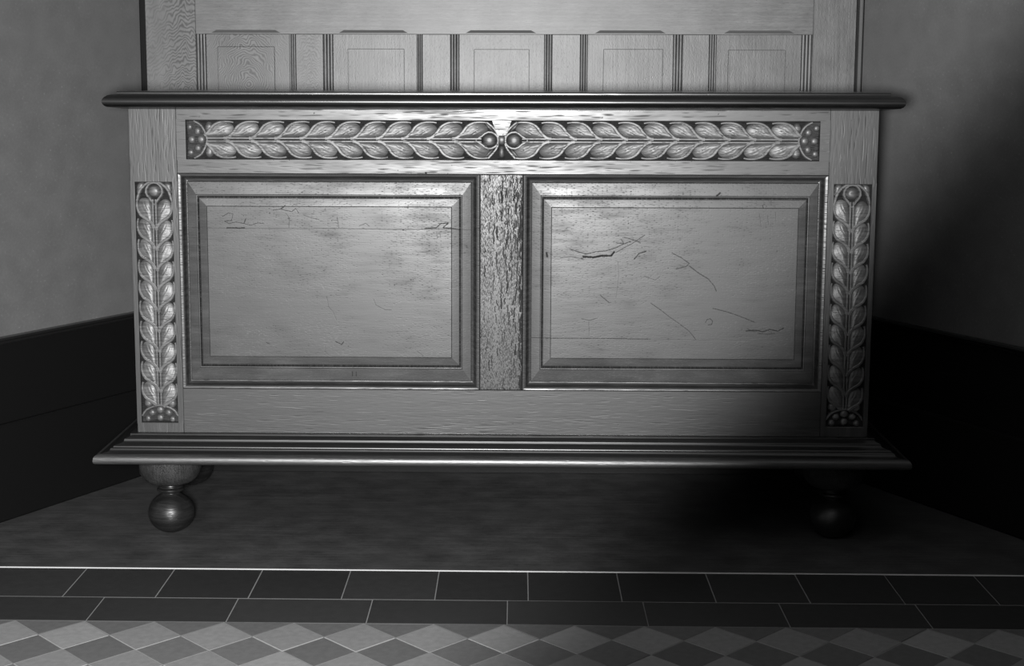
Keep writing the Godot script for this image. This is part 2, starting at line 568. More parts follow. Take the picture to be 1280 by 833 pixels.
# a spray of laurel: berries at its foot, leaf pairs along a stem, a bud at its tip; root is where the pocket begins
func laurel(part: Node3D, root: Vector3, g: Vector3, o: Vector3, total: float, first: float, pitch: float, count: int, bud_at: float, half: float, sd: int) -> void:
	var k := PX
	var m: Material = M["carved oak"]
	var gs := pitch / 31.8
	for side in [1.0, -1.0]:
		var kinds := []
		for v in 4:
			kinds.append(leaf_mesh(gs * (1.06 if gs < 0.9 else 1.0), g, o * side * (half / 24.0), k, sd + v * 7 + (100 if side > 0 else 200)))
		var first_leaf := leaf_mesh(gs, g, o * side * (half / 24.0), k, sd + 300, false)
		for i in count:
			inst("carved_leaf", first_leaf if i == 0 else kinds[(i * 3 + i / 3) % 4], m, root + g * (first + pitch * i + (pitch * 0.08 if side < 0 else 0.0)) * k, part)
		# the small round leaf that starts the spray
		inst("carved_leaf", dome_mesh(5.6 * k, 0.0066, 1.25), m, root + (g * (first - pitch * 0.50) + o * side * half * 0.66) * k, part)
	var st := mb()
	for s in [-1.0, 1.0]:
		var path := []
		var rad := []
		for i in 9:
			path.append(root + (g * lerpf(first - pitch * 0.55, bud_at - 10.0, i / 8.0) + o * s * 1.9) * k + Vector3(0, 0, -0.0012))
			rad.append(1.05 * k)
		strap(st, path, rad, -0.0045)
	obj("stem", st, m, part)
	var f := Frame.new(root, g, o, k)
	var plate := mb()
	var q := first / 44.7
	var rim := [Vector2(0.5, half), Vector2(10 * q, half), Vector2(20 * q, half * 0.72), Vector2(26.0 * q, 0), Vector2(20 * q, -half * 0.72), Vector2(10 * q, -half), Vector2(0.5, -half)]
	for i in 6:
		tri(plate, f.p(3, 0, -0.0058), f.p(rim[i].x, rim[i].y, -0.0058), f.p(rim[i + 1].x, rim[i + 1].y, -0.0058), Vector3(0, 0, 1), Vector3(0, 0, 1), Vector3(0, 0, 1))
		var side_n := f.p(rim[i].x + rim[i + 1].x, rim[i].y + rim[i + 1].y, 0) - f.p(6, 0, 0)
		flat(plate, f.p(rim[i].x, rim[i].y, -0.0058), f.p(rim[i + 1].x, rim[i + 1].y, -0.0058), f.p(rim[i + 1].x, rim[i + 1].y, -0.0082), f.p(rim[i].x, rim[i].y, -0.0082), side_n.normalized())
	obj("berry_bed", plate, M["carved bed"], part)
	var berries := [[4.8, 16.5, 4.6], [14.6, 11.0, 5.3], [7.0, 0.0, 5.4], [19.0, 0.0, 5.8], [14.6, -11.0, 5.3], [5.6, -16.5, 4.8]]
	for b in berries:
		inst("berry", dome_mesh(b[2] * k, 0.0074), m, f.p(b[0] * (first / 44.7), b[1] * half / 24.0, 0), part)
	obj("carved_rim", curve_rim(f, [Vector2(10 * q, half), Vector2(20 * q, half * 0.72), Vector2(26.5 * q, 0), Vector2(20 * q, -half * 0.72), Vector2(10 * q, -half)], 1.1), m, part)
	inst("bud", dome_mesh(8.2 * k, 0.0078, 0.95), m, f.p(bud_at, 0, 0), part)
	obj("carved_rim", curve_rim(f, [Vector2(bud_at - 17, 0.5), Vector2(bud_at - 9, 5.5), Vector2(bud_at - 3, 10.2), Vector2(bud_at + 5, 9.4), Vector2(bud_at + 10.5, 4), Vector2(bud_at + 11, 0), Vector2(bud_at + 10.5, -4), Vector2(bud_at + 5, -9.4), Vector2(bud_at - 3, -10.2), Vector2(bud_at - 9, -5.5), Vector2(bud_at - 17, -0.5)], 1.2), m, part)

# a board with a sunk rectangle in its face (z = 0), as one mesh, and the sunk ground as its part
func sunk_board(called: String, lo: Vector3, hi: Vector3, hole: Rect2, m: Material, chest: Node3D) -> MeshInstance3D:
	var st := mb()
	box(st, Vector3(lo.x, lo.y, lo.z), Vector3(hi.x, hi.y, -0.0085), 0.0006)
	var f := 0.0009
	var r := hole
	# the face round the hole, in four strips, with eased outer edges
	box(st, Vector3(lo.x, r.end.y, -0.01), Vector3(hi.x, hi.y, 0), f)
	box(st, Vector3(lo.x, lo.y, -0.01), Vector3(hi.x, r.position.y, 0), f)
	box(st, Vector3(lo.x, r.position.y - 0.002, -0.01), Vector3(r.position.x, r.end.y + 0.002, -0.00005), f * 0.1)
	box(st, Vector3(r.end.x, r.position.y - 0.002, -0.01), Vector3(hi.x, r.end.y + 0.002, -0.00005), f * 0.1)
	var o := obj(called, st, m, chest)
	var gr := mb()
	var nx := int(r.size.x / 0.006)
	var ny := int(r.size.y / 0.006)
	var n := FastNoiseLite.new()
	n.seed = 5
	n.frequency = 120.0
	gr.set_smooth_group(0)
	for i in nx:
		for j in ny:
			var q := []
			for e in [[i, j], [i + 1, j], [i + 1, j + 1], [i, j + 1]]:
				var x: float = r.position.x + r.size.x * e[0] / nx
				var y: float = r.position.y + r.size.y * e[1] / ny
				q.append(Vector3(x, y, -0.0078 + 0.0006 * n.get_noise_2d(x, y)))
			up_tri(gr, q[0], q[1], q[2]); up_tri(gr, q[0], q[2], q[3])
	gr.generate_normals()
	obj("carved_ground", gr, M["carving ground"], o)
	return o

func peg(parent: Node3D, x: float, y: float, m: Material, r := 0.0055) -> void:
	var st := mb()
	var prof := [Vector2(0.0, 0.0002), Vector2(r * 0.9, 0.0002), Vector2(r, -0.0012)]
	lathe(st, prof, Vector3.ZERO, 16)
	var o := obj("peg", st, m, parent)
	o.position = Vector3(x, y, 0)
	o.rotation.x = PI / 2

func panel_pics(sd: int) -> Array:
	return wood(sd, 1024, 640, {"rough": 0.38, "sx": 3.0, "sy": 22.0, "fx": 10.0, "fy": 220.0, "px": 60.0, "py": 320.0, "streak": 0.30, "pore": 0.07, "blot": 0.30, "fine": 0.26})

func px_list(pairs: Array, origin: Vector2) -> Array:
	# photograph pixels on the chest front to metres, about a pixel whose place is known
	var out := []
	for e in pairs:
		out.append(Vector2(origin.x + (e[0] - 620.0) * 0.001425, origin.y - (e[1] - 350.0) * 0.001448))
	return out

# ---------------------------------------------------------------- the chest
func build_chest() -> void:
	var chest := base("oak_chest", Vector3(0, 0, -0.23))
	chest.set_meta("label", "carved oak chest with two fielded panels, laurel carving, dark moulded lid and turned bun feet")
	chest.set_meta("category", "chest")
	var hb := 0.6632
	var top := 0.786
	var bot := 0.1985
	var ro := 0.6715       # lower edge of the top rail
	var bo := 0.2812       # upper edge of the bottom rail
	var sx := 0.5782       # inner edge of the stiles
	var mx := 0.0385       # half width of the muntin
	var parts := []

	# carcass behind the front frame
	var st := mb()
	box(st, Vector3(-hb, bot, -0.46), Vector3(-hb + 0.022, top, -0.05), 0.001)
	box(st, Vector3(hb - 0.022, bot, -0.46), Vector3(hb, top, -0.05), 0.001)
	box(st, Vector3(-hb + 0.02, bot, -0.46), Vector3(hb - 0.02, top, -0.44), 0.001)
	box(st, Vector3(-hb + 0.02, bot, -0.45), Vector3(hb - 0.02, bot + 0.02, -0.05), 0.001)
	parts.append(obj("carcass", st, M["inside wood"], chest))

	# the frame
	var hole := Rect2(-0.5615, 0.697, 1.122, 0.0690)
	var rail := sunk_board("top_rail", Vector3(-sx, ro, -0.045), Vector3(sx, top, 0), hole, M["oak along"], chest)
	parts.append(rail)
	var mid := 0.697 + 0.0345
	laurel(rail, Vector3(-0.5615, mid, 0), Vector3.RIGHT, Vector3.UP, 396, 44.7, 31.8, 11, 380, 23.2, 1000)
	laurel(rail, Vector3(0.5615, mid, 0), Vector3.LEFT, Vector3.UP, 396, 44.7, 31.8, 11, 380, 23.2, 2000)
	# the flower where the two sprays meet
	var f := Frame.new(Vector3(0.0, mid, 0), Vector3.RIGHT, Vector3.UP, PX)
	var co: Material = M["carved oak"]
	inst("boss", dome_mesh(6.5 * PX, 0.0082), co, f.p(0, 0.5, 0), rail)
	inst("petal", dome_mesh(4.2 * PX, 0.0072, 1.8), co, f.p(0, -14.5, 0), rail)
	for s in [-1.0, 1.0]:
		obj("carved_rim", curve_rim(f, [Vector2(s * 4, 4), Vector2(s * 7, 11), Vector2(s * 12, 17), Vector2(s * 19, 22.5)], 1.3), co, rail)
		obj("carved_rim", curve_rim(f, [Vector2(s * 4, -4), Vector2(s * 7, -11), Vector2(s * 12, -17), Vector2(s * 17, -22.5)], 1.3), co, rail)
		for v in [-1.0, 1.0]:
			var lf := mb()
			lf.set_smooth_group(0)
			blob(lf, Frame.new(f.at, Vector3.RIGHT * s, Vector3.UP * v, PX), Vector2(16.5, 16.5), smooth_outline([Vector2(-6, -6), Vector2(-3.5, 1), Vector2(5, 6), Vector2(1, -2)], 20), 5, func(rho: float, _g: float, _o: float) -> float: return -0.0078 + 0.0055 * sqrt(maxf(0.0, 1.0 - rho * rho)))
			lf.generate_normals()
			obj("petal", lf, co, rail)
	# the uncut triangle of wood above the flower
	st = mb()
	var edge := [Vector2(-12, 24.5), Vector2(12, 24.5), Vector2(9.5, 17), Vector2(6.5, 11.5), Vector2(4.5, 6), Vector2(-4.5, 6), Vector2(-6.5, 11.5), Vector2(-9.5, 17)]
	for i in edge.size():
		var a: Vector2 = edge[i]
		var b: Vector2 = edge[(i + 1) % edge.size()]
		var n2 := Vector3(b.y - a.y, a.x - b.x, 0).normalized() * -1.0
		tri(st, f.p(0, 14, -0.0003), f.p(a.x, a.y, -0.0003), f.p(b.x, b.y, -0.0003), Vector3(0, 0, 1), Vector3(0, 0, 1), Vector3(0, 0, 1))
		flat(st, f.p(a.x, a.y, -0.0003), f.p(b.x, b.y, -0.0003), f.p(b.x, b.y, -0.008), f.p(a.x, a.y, -0.008), n2)
	obj("uncut_wood", st, M["oak along"], rail)
	for p in [[-0.017, 0.684], [0.018, 0.684]]:
		peg(rail, p[0], p[1], M["oak along"])

	st = mb()
	box(st, Vector3(-sx, bot, -0.045), Vector3(sx, bo, 0), 0.001)
	var low := obj("bottom_rail", st, M["oak along"], chest)
	parts.append(low)
	for p in [[-0.028, 0.269], [0.020, 0.269]]:
		peg(low, p[0], p[1], M["oak along"], 0.0048)

	for s in [-1.0, 1.0]:
		var a := minf(s * sx, s * hb)
		var b := maxf(s * sx, s * hb)
		var h := Rect2(s * 0.6215 - 0.0335, 0.2172, 0.067, 0.4385)
		var stile := sunk_board("stile", Vector3(a, bot, -0.05), Vector3(b, top, 0), h, M["oak upright"], chest)
		parts.append(stile)
		laurel(stile, Vector3(s * 0.6215, 0.2172, 0), Vector3.UP, Vector3.RIGHT, 309, 38.0, 26.2, 10, 297, 23.0, 3000 if s < 0 else 4000)
		var fr := Frame.new(Vector3(s * 0.6215, 0.2172 + 297 * PX, 0), Vector3.UP, Vector3.RIGHT, PX)
		obj("carved_rim", curve_rim(fr, [Vector2(-12, -22), Vector2(1, -18), Vector2(10, -9), Vector2(12.5, 0), Vector2(10, 9), Vector2(1, 18), Vector2(-12, 22)], 1.4), co, stile)
		for v in [-1.0, 1.0]:
			var lf := mb()
			lf.set_smooth_group(0)
			blob(lf, Frame.new(fr.at, Vector3.UP, Vector3.RIGHT * v, PX), Vector2(6, 17.5), smooth_outline([Vector2(-9, 4), Vector2(0, -5), Vector2(6, -3), Vector2(3, 4)], 20), 5, func(rho: float, _g: float, _o: float) -> float: return -0.0078 + 0.005 * sqrt(maxf(0.0, 1.0 - rho * rho)))
			lf.generate_normals()
			obj("carved_leaf", lf, co, stile)
		for p in [[0.598, 0.738], [0.592, 0.682]]:
			peg(stile, s * p[0], p[1], M["oak upright"])

	st = mb()
	box(st, Vector3(-mx, bo, -0.045), Vector3(mx, ro, -0.0003), 0.0015)
	var mr := Rect2(-mx, bo, 2 * mx, ro - bo)
	var grain := wood(77, 1024, 256, {"sx": 5.0, "sy": 16.0, "fx": 14.0, "fy": 60.0, "px": 46.0, "py": 100.0, "streak": 0.25, "pore": 0.30, "fine": 0.3})
	var mp := [turned(grain[0]), turned(grain[1]), turned(grain[2])]
	var rng := RandomNumberGenerator.new()
	rng.seed = 91
	for k in 260:
		# fissures, thickest along the worn right-hand edge and below the joint with the rail
		var x := lerpf(-mx, mx, pow(rng.randf(), 0.33)) if k < 220 else rng.randf_range(-mx, mx)
		var y := rng.randf_range(bo, ro) if k % 3 else lerpf(ro, bo, 0.45 * rng.randf())
		var pts := []
		var l := rng.randf_range(0.004, 0.020)
		for q in 5:
			pts.append(Vector2(x + rng.randf_range(-0.0011, 0.0011), y - l * q / 4.0))
		crack(mp, mr, pts, rng.randf_range(0.0004, 0.0011), rng.randf_range(0.4, 0.9))
	for k in 60:
		var y := rng.randf_range(bo, ro)
		crack(mp, mr, [Vector2(mx - rng.randf_range(0.0, 0.006), y), Vector2(mx - rng.randf_range(0.0, 0.006), y - rng.randf_range(0.005, 0.02))], rng.randf_range(0.0008, 0.0018), 0.8)
	var mm := mat("worn oak upright", 0.062, 1.0, 0.57)
	mm.albedo_texture = tex(mp[0])
	mm.heightmap_enabled = true
	mm.heightmap_texture = tex(mp[1])
	mm.heightmap_scale = 0.06
	mm.roughness_texture = tex(mp[2])
	lay(mm, mr)
	parts.append(obj("muntin", st, mm, chest))

	# mouldings and panels
	var bead := [Vector3(0, 0, -0.0002), Vector3(0.0006, 0.0006, -0.0016), Vector3(0.0012, 0.0011, -0.0002), Vector3(0.0032, 0.0026, -0.0005), Vector3(0.0052, 0.0040, -0.0010), Vector3(0.0065, 0.0050, -0.0016), Vector3(0.0074, 0.0058, -0.0031), Vector3(0.0080, 0.0066, -0.0056),
		Vector3(0.0085, 0.0072, -0.0100), Vector3(0.0098, 0.0085, -0.0146), Vector3(0.0125, 0.0115, -0.0168), Vector3(0.0170, 0.0162, -0.0172)]
	var field := [Vector3(0.0150, 0.0142, -0.0200), Vector3(0.0152, 0.0144, -0.0086), Vector3(0.0160, 0.0152, -0.0079), Vector3(0.0312, 0.0372, -0.0057), Vector3(0.0316, 0.0377, -0.0047), Vector3(0.0325, 0.0388, -0.0042), Vector3(0.0335, 0.0399, -0.0043), Vector3(0.0343, 0.0409, -0.0052), Vector3(0.0346, 0.0413, -0.0095),
		Vector3(0.0366, 0.0438, -0.0095), Vector3(0.0369, 0.0442, -0.0063), Vector3(0.0377, 0.0452, -0.0058), Vector3(0.0500, 0.0580, -0.0042), Vector3(0.0504, 0.0584, -0.0030), Vector3(0.0514, 0.0594, -0.0026)]
	for s in [-1.0, 1.0]:
		var r := Rect2(-sx, bo, sx - mx, ro - bo) if s < 0 else Rect2(mx, bo, sx - mx, ro - bo)
		st = mb()
		frame_in(st, r, bead)
		parts.append(obj("panel_moulding", st, M["moulding oak"], chest))
		st = mb()
		frame_in(st, r, field)
		var last: Vector3 = field[-1]
		var inner := Rect2(r.position.x + last.x, r.position.y + last.y, r.size.x - 2 * last.x, r.size.y - 2 * last.y)
		flat(st, Vector3(inner.position.x, inner.position.y, last.z), Vector3(inner.end.x, inner.position.y, last.z), Vector3(inner.end.x, inner.end.y, last.z), Vector3(inner.position.x, inner.end.y, last.z), Vector3(0, 0, 1))
		box(st, Vector3(r.position.x + 0.016, r.position.y + 0.016, -0.026), Vector3(r.end.x - 0.016, r.end.y - 0.016, -0.016), 0.001)
		var pics := panel_pics(401 if s < 0 else 451)
		var marks := left_marks() if s < 0 else right_marks()
		for mk in marks:
			crack(pics, r, px_list(mk[0], Vector2(-0.009, 0.4817)), mk[1], mk[2])
		# dark lines drawn in the groove round the field and along the field's edge
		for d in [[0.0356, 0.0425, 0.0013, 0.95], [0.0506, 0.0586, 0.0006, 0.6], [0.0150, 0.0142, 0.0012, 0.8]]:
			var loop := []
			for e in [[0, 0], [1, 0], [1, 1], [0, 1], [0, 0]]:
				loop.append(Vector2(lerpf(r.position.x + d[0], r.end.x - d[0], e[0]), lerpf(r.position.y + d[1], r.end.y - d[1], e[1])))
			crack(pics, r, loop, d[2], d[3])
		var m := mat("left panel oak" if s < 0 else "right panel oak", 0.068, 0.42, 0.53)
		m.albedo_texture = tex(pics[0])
		m.heightmap_enabled = true
		m.heightmap_texture = tex(pics[1])
		m.heightmap_scale = 0.015
		m.roughness = 1.0
		m.roughness_texture = tex(pics[2])
		lay(m, r)
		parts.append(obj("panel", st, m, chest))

	# the lid: a thin top slab over a bullnose, hollow underneath
	var lid := [Vector2(-0.02, 0.8166), Vector2(0.0135, 0.8164), Vector2(0.0150, 0.8160), Vector2(0.0157, 0.8150), Vector2(0.0157, 0.8120), Vector2(0.0180, 0.8116), Vector2(0.0230, 0.8112), Vector2(0.0285, 0.8096), Vector2(0.0330, 0.8066), Vector2(0.0360, 0.8030), Vector2(0.0371, 0.7990), Vector2(0.0360, 0.7950), Vector2(0.0335, 0.7915), Vector2(0.0295, 0.7893), Vector2(0.0240, 0.7885), Vector2(0.0130, 0.7868), Vector2(0.0, 0.7855)]
	st = mb()
	round_three(st, hb, -0.465, lid)
	box(st, Vector3(-hb - 0.01, 0.7862, -0.465), Vector3(hb + 0.01, 0.8166, 0.008), 0.0004)
	parts.append(obj("lid", st, M["polished dark wood"], chest))

	# the base moulding: three small steps and a heavy bullnose
	var bm := [Vector2(-0.002, 0.2000), Vector2(0.0025, 0.1978), Vector2(0.0160, 0.1922), Vector2(0.0190, 0.1915), Vector2(0.0197, 0.1905), Vector2(0.0204, 0.1876), Vector2(0.0216, 0.1858), Vector2(0.0265, 0.1838), Vector2(0.0330, 0.1826), Vector2(0.0350, 0.1820), Vector2(0.0358, 0.1808), Vector2(0.0362, 0.1793), Vector2(0.0384, 0.1789), Vector2(0.0400, 0.1782), Vector2(0.0407, 0.1770), Vector2(0.0412, 0.1750), Vector2(0.0440, 0.1728), Vector2(0.0520, 0.1716), Vector2(0.0575, 0.1710)]
	var nose := [Vector2(0.0560, 0.1714), Vector2(0.0605, 0.1706), Vector2(0.0638, 0.1688), Vector2(0.0655, 0.1660), Vector2(0.0663, 0.1625), Vector2(0.0665, 0.1590), Vector2(0.0655, 0.1560), Vector2(0.0630, 0.1540), Vector2(0.0580, 0.1530), Vector2(0.03, 0.1528), Vector2(-0.05, 0.1528)]
	st = mb()
	round_three(st, hb, -0.465, bm)
	box(st, Vector3(-hb - 0.012, 0.1530, -0.465), Vector3(hb + 0.012, 0.1985, 0.008), 0.0004)
	var plinth := obj("base_moulding", st, M["base dark wood"], chest)
	parts.append(plinth)
	st = mb()
	round_three(st, hb, -0.465, nose)
	obj("nosing", st, M["worn dark wood"], plinth)

	# feet: a ball under two small rings, and a rough bell-shaped block above
	for s in [-1.0, 1.0]:
		for z in [-0.045, -0.39]:
			st = mb()
			var prof := [Vector2(0.0, 0.0960), Vector2(0.0190, 0.0950), Vector2(0.0200, 0.0910)]
			for c in [[0.0872, 0.0205], [0.0815, 0.0230]]:
				for i in 5:
					var an := PI / 2 - PI * i / 4.0
					prof.append(Vector2(c[1] + 0.0024 * cos(an), c[0] + 0.0022 * sin(an)))
			prof.append(Vector2(0.0180, 0.0780))
			prof.append(Vector2(0.0168, 0.0752))
			prof.append(Vector2(0.0185, 0.0722))
			for i in 15:
				var an := lerpf(1.02, -1.22, i / 14.0)
				prof.append(Vector2(0.0425 * cos(an) * 1.005, 0.0362 + 0.0375 * sin(an) * (1.0 if an < 0 else 1.06)))
			prof.append(Vector2(0.0, 0.0))
			lathe(st, prof, Vector3.ZERO, 48)
			var foot := obj("foot", st, M["turned dark wood"], chest)
			foot.position = Vector3(s * (0.6155 if z > -0.1 else 0.648), 0, z)
			st = mb()
			lathe(st, [Vector2(0.0, 0.1535), Vector2(0.056, 0.1535), Vector2(0.0572, 0.140), Vector2(0.0570, 0.126), Vector2(0.0555, 0.116), Vector2(0.0515, 0.107), Vector2(0.0455, 0.1005), Vector2(0.0395, 0.0965), Vector2(0.0340, 0.0945), Vector2(0.0, 0.0938)], Vector3.ZERO, 48, 0.003, 9)
			var block := obj("foot_block", st, M["rough foot wood"], foot)
			block.set_meta("label", "rough worn bell-shaped block above the ball of the foot")
			parts.append(foot)
	for p in parts:
		p.position.z += 0.23

func left_marks() -> Array:
	return [
		[[[236, 286.5], [330, 287], [420, 286.6], [500, 287.4], [560, 286.8], [592, 288]], 0.0005, 0.55],
		[[[276, 272], [283, 268], [289, 269], [287, 277], [278, 278], [284, 281], [292, 279], [303, 281], [305, 275], [302, 281], [311, 283], [320, 280], [328, 281]], 0.0006, 0.75],
		[[[281, 286], [290, 286], [296, 286.5], [304, 286]], 0.001, 0.8],
		[[[340, 264], [348, 263], [355, 258], [350, 263], [363, 266], [368, 262], [372, 268]], 0.0006, 0.75],
		[[[356, 268], [360, 274], [359, 286]], 0.0005, 0.6],
		[[[378, 270], [386, 273], [398, 276]], 0.0005, 0.5],
		[[[420, 272], [422, 286]], 0.0005, 0.5],
		[[[448, 283], [456, 280], [461, 284]], 0.0005, 0.5],
		[[[530, 286], [545, 285], [550, 280], [560, 279], [553, 285], [566, 286], [575, 288]], 0.0008, 0.8],
		[[[545, 290], [546, 299]], 0.0004, 0.4], [[[549, 290], [550, 298]], 0.0004, 0.4],
		[[[465, 374], [468, 382], [480, 388], [488, 388]], 0.0005, 0.5],
		[[[406, 372], [408, 384], [414, 391], [418, 402]], 0.0006, 0.35],
		[[[416, 428], [424, 432], [427, 428]], 0.0009, 0.7],
		[[[403, 435], [404, 444]], 0.0005, 0.4], [[[520, 440], [528, 446]], 0.0005, 0.5],
		[[[328, 430], [333, 432]], 0.0008, 0.6],
		[[[437, 467], [437, 473]], 0.0012, 0.6], [[[442, 467], [442, 473]], 0.0012, 0.6],
	]

func right_marks() -> Array:
	return [
		[[[664, 422.5], [740, 422.4], [815, 423]], 0.0006, 0.85],
		[[[815, 423], [900, 424], [990, 425]], 0.0004, 0.35],
		[[[712, 311], [722, 314], [733, 317], [745, 314], [757, 313], [770, 309], [778, 305], [788, 301]], 0.0007, 0.7],
		[[[729, 320], [742, 321], [752, 319], [764, 319], [768, 314]], 0.0016, 0.9],
		[[[770, 315], [780, 309], [790, 304], [800, 297], [806, 293]], 0.0006, 0.6],
		[[[793, 323], [799, 316], [808, 313]], 0.0009, 0.75],
		[[[770, 303], [780, 304], [776, 298]], 0.0007, 0.6],
		[[[840, 315], [852, 321], [862, 328], [858, 332], [845, 335]], 0.0007, 0.6],
		[[[862, 331], [874, 340], [886, 347], [894, 356], [897, 363]], 0.0010, 0.5],
		[[[815, 378], [827, 386], [840, 396], [852, 404], [864, 413], [873, 424]], 0.0007, 0.6],
		[[[893, 384], [910, 388], [925, 393], [946, 401]], 0.0008, 0.65],
		[[[884, 402], [886, 398], [890, 397], [893, 400], [892, 404], [887, 405]], 0.0007, 0.7],
		[[[935, 412], [948, 411], [956, 413], [965, 410], [975, 412], [983, 408]], 0.0012, 0.7],
		[[[728, 398], [738, 400], [748, 397]], 0.0007, 0.45], [[[737, 402], [738, 420]], 0.0005, 0.4],
		[[[751, 368], [763, 378]], 0.0009, 0.45], [[[773, 326], [774, 345], [771, 372]], 0.0005, 0.25],
		[[[894, 245], [899, 241]], 0.0016, 0.7], [[[952, 256], [953, 260]], 0.001, 0.6],
		[[[683, 316], [684, 321]], 0.0018, 0.8],
		[[[780, 296], [792, 299], [801, 303]], 0.0006, 0.6], [[[700, 322], [716, 320], [730, 324]], 0.0005, 0.45], [[[806, 344], [820, 349], [826, 344]], 0.0006, 0.45],
		[[[950, 415], [962, 416], [972, 415]], 0.0008, 0.6], [[[936, 409], [946, 413], [958, 409], [968, 414]], 0.0006, 0.6],
		[[[948, 266], [950, 278]], 0.0006, 0.4], [[[958, 268], [960, 280]], 0.0006, 0.4], [[[968, 264], [969, 276]], 0.0006, 0.4],
	]

# ---------------------------------------------------------------- the recess
func build_floor() -> void:
	var floor_ := base("floor")
	structure(floor_, "dark wooden floor of the recess edged by dark quarry tiles and pale diamond tiles")
	var z1 := 0.1838
	var z2 := 0.3358
	var z3 := 0.4499
	var st := mb()
	box(st, Vector3(-3.2, -0.10, -0.62), Vector3(3.2, -0.0007, 3.9), 0.0)
	obj("mortar_bed", st, M["mortar"], floor_)
	st = mb()
	box(st, Vector3(-1.6, -0.02, -0.62), Vector3(1.6, 0.0, z1 - 0.0045), 0.001)
	obj("wooden_floor", st, M["dark floor wood"], floor_)
	st = mb()
	box(st, Vector3(-1.6, -0.02, z1 - 0.0048), Vector3(1.6, 0.0006, z1), 0.0012)
	obj("pale_joint_strip", st, M["pale joint"], floor_)
	var rng := RandomNumberGenerator.new()
	rng.seed = 12
	# two rows of dark quarry tiles
	var meshes := []
	for d in [[0.1524, z2 - z1], [0.2194, z3 - z2]]:
		st = mb()
		box(st, Vector3(-d[0] / 2 + 0.0008, -0.012, 0.0019), Vector3(d[0] / 2 - 0.0008, 0, d[1] - 0.0019), 0.0005)
		meshes.append(st.commit())
	for i in range(-9, 10):
		inst("quarry_tile", meshes[0], M["dark tile %d" % rng.randi_range(0, 2)], Vector3(0.0492 + 0.1524 * (i + 0.5), rng.randf_range(-0.0004, 0.0004), z1), floor_)
	for i in range(-6, 7):
		inst("quarry_tile", meshes[1], M["dark tile %d" % rng.randi_range(0, 2)], Vector3(0.0154 + 0.2194 * (i + 0.5), rng.randf_range(-0.0004, 0.0004), z2), floor_)
	# small square tiles set on the diagonal, pale rows touching corner to corner; the first grey row is cut in half
	var hx := 0.0545
	var hz := 0.0600
	var zc := 0.5130
	var whole := diamond(hx, hz, false)
	var cut := diamond(hx, hz, true)
	for row in range(0, 7):
		for i in range(-13, 14):
			var pale := row % 2 == 1
			var x := -0.0985 + 2 * hx * i + (0.0 if pale else hx)
			var z := zc + (row - 1) * hz
			if row == 0:
				z = z3 + 0.0006
			var m: Material = M["pale tile %d" % rng.randi_range(0, 2)] if pale else M["grey tile %d" % rng.randi_range(0, 1)]
			inst("diamond_tile", cut if row == 0 else whole, m, Vector3(x, rng.randf_range(-0.0004, 0.0003), z), floor_)
	st = mb()
	box(st, Vector3(-3.2, -0.02, zc + 6.0 * hz), Vector3(3.2, -0.0005, 3.9), 0.0)
	obj("room_floor", st, M["grey tile 1"], floor_)

func diamond(hx: float, hz: float, half: bool) -> ArrayMesh:
	var st := mb()
	var g := 0.0004
	var ring := [Vector2(0, hz - g * 1.4), Vector2(hx - g * 1.4, 0), Vector2(0, -hz + g * 1.4), Vector2(-hx + g * 1.4, 0)]
	if half:
		ring = [Vector2(0, hz - g * 1.4), Vector2(hx - g * 1.4, 0.0), Vector2(-hx + g * 1.4, 0.0)]
	var n := ring.size()
	var c := Vector2.ZERO
	for p in ring:
		c += p / n
	for i in n:
		var a: Vector2 = ring[i]
		var b: Vector2 = ring[(i + 1) % n]
		var ai := a + (c - a).normalized() * 0.0014
		var bi := b + (c - b).normalized() * 0.0014
		var out := ((a + b) / 2 - c).normalized()
		tri(st, Vector3(c.x, 0, c.y), Vector3(ai.x, 0, ai.y), Vector3(bi.x, 0, bi.y), Vector3.UP, Vector3.UP, Vector3.UP)
		flat(st, Vector3(ai.x, 0, ai.y), Vector3(bi.x, 0, bi.y), Vector3(b.x, -0.0009, b.y), Vector3(a.x, -0.0009, a.y), Vector3(out.x, 1, out.y).normalized())
		flat(st, Vector3(a.x, -0.0009, a.y), Vector3(b.x, -0.0009, b.y), Vector3(b.x, -0.01, b.y), Vector3(a.x, -0.01, a.y), Vector3(out.x, 0, out.y))
	return st.commit()

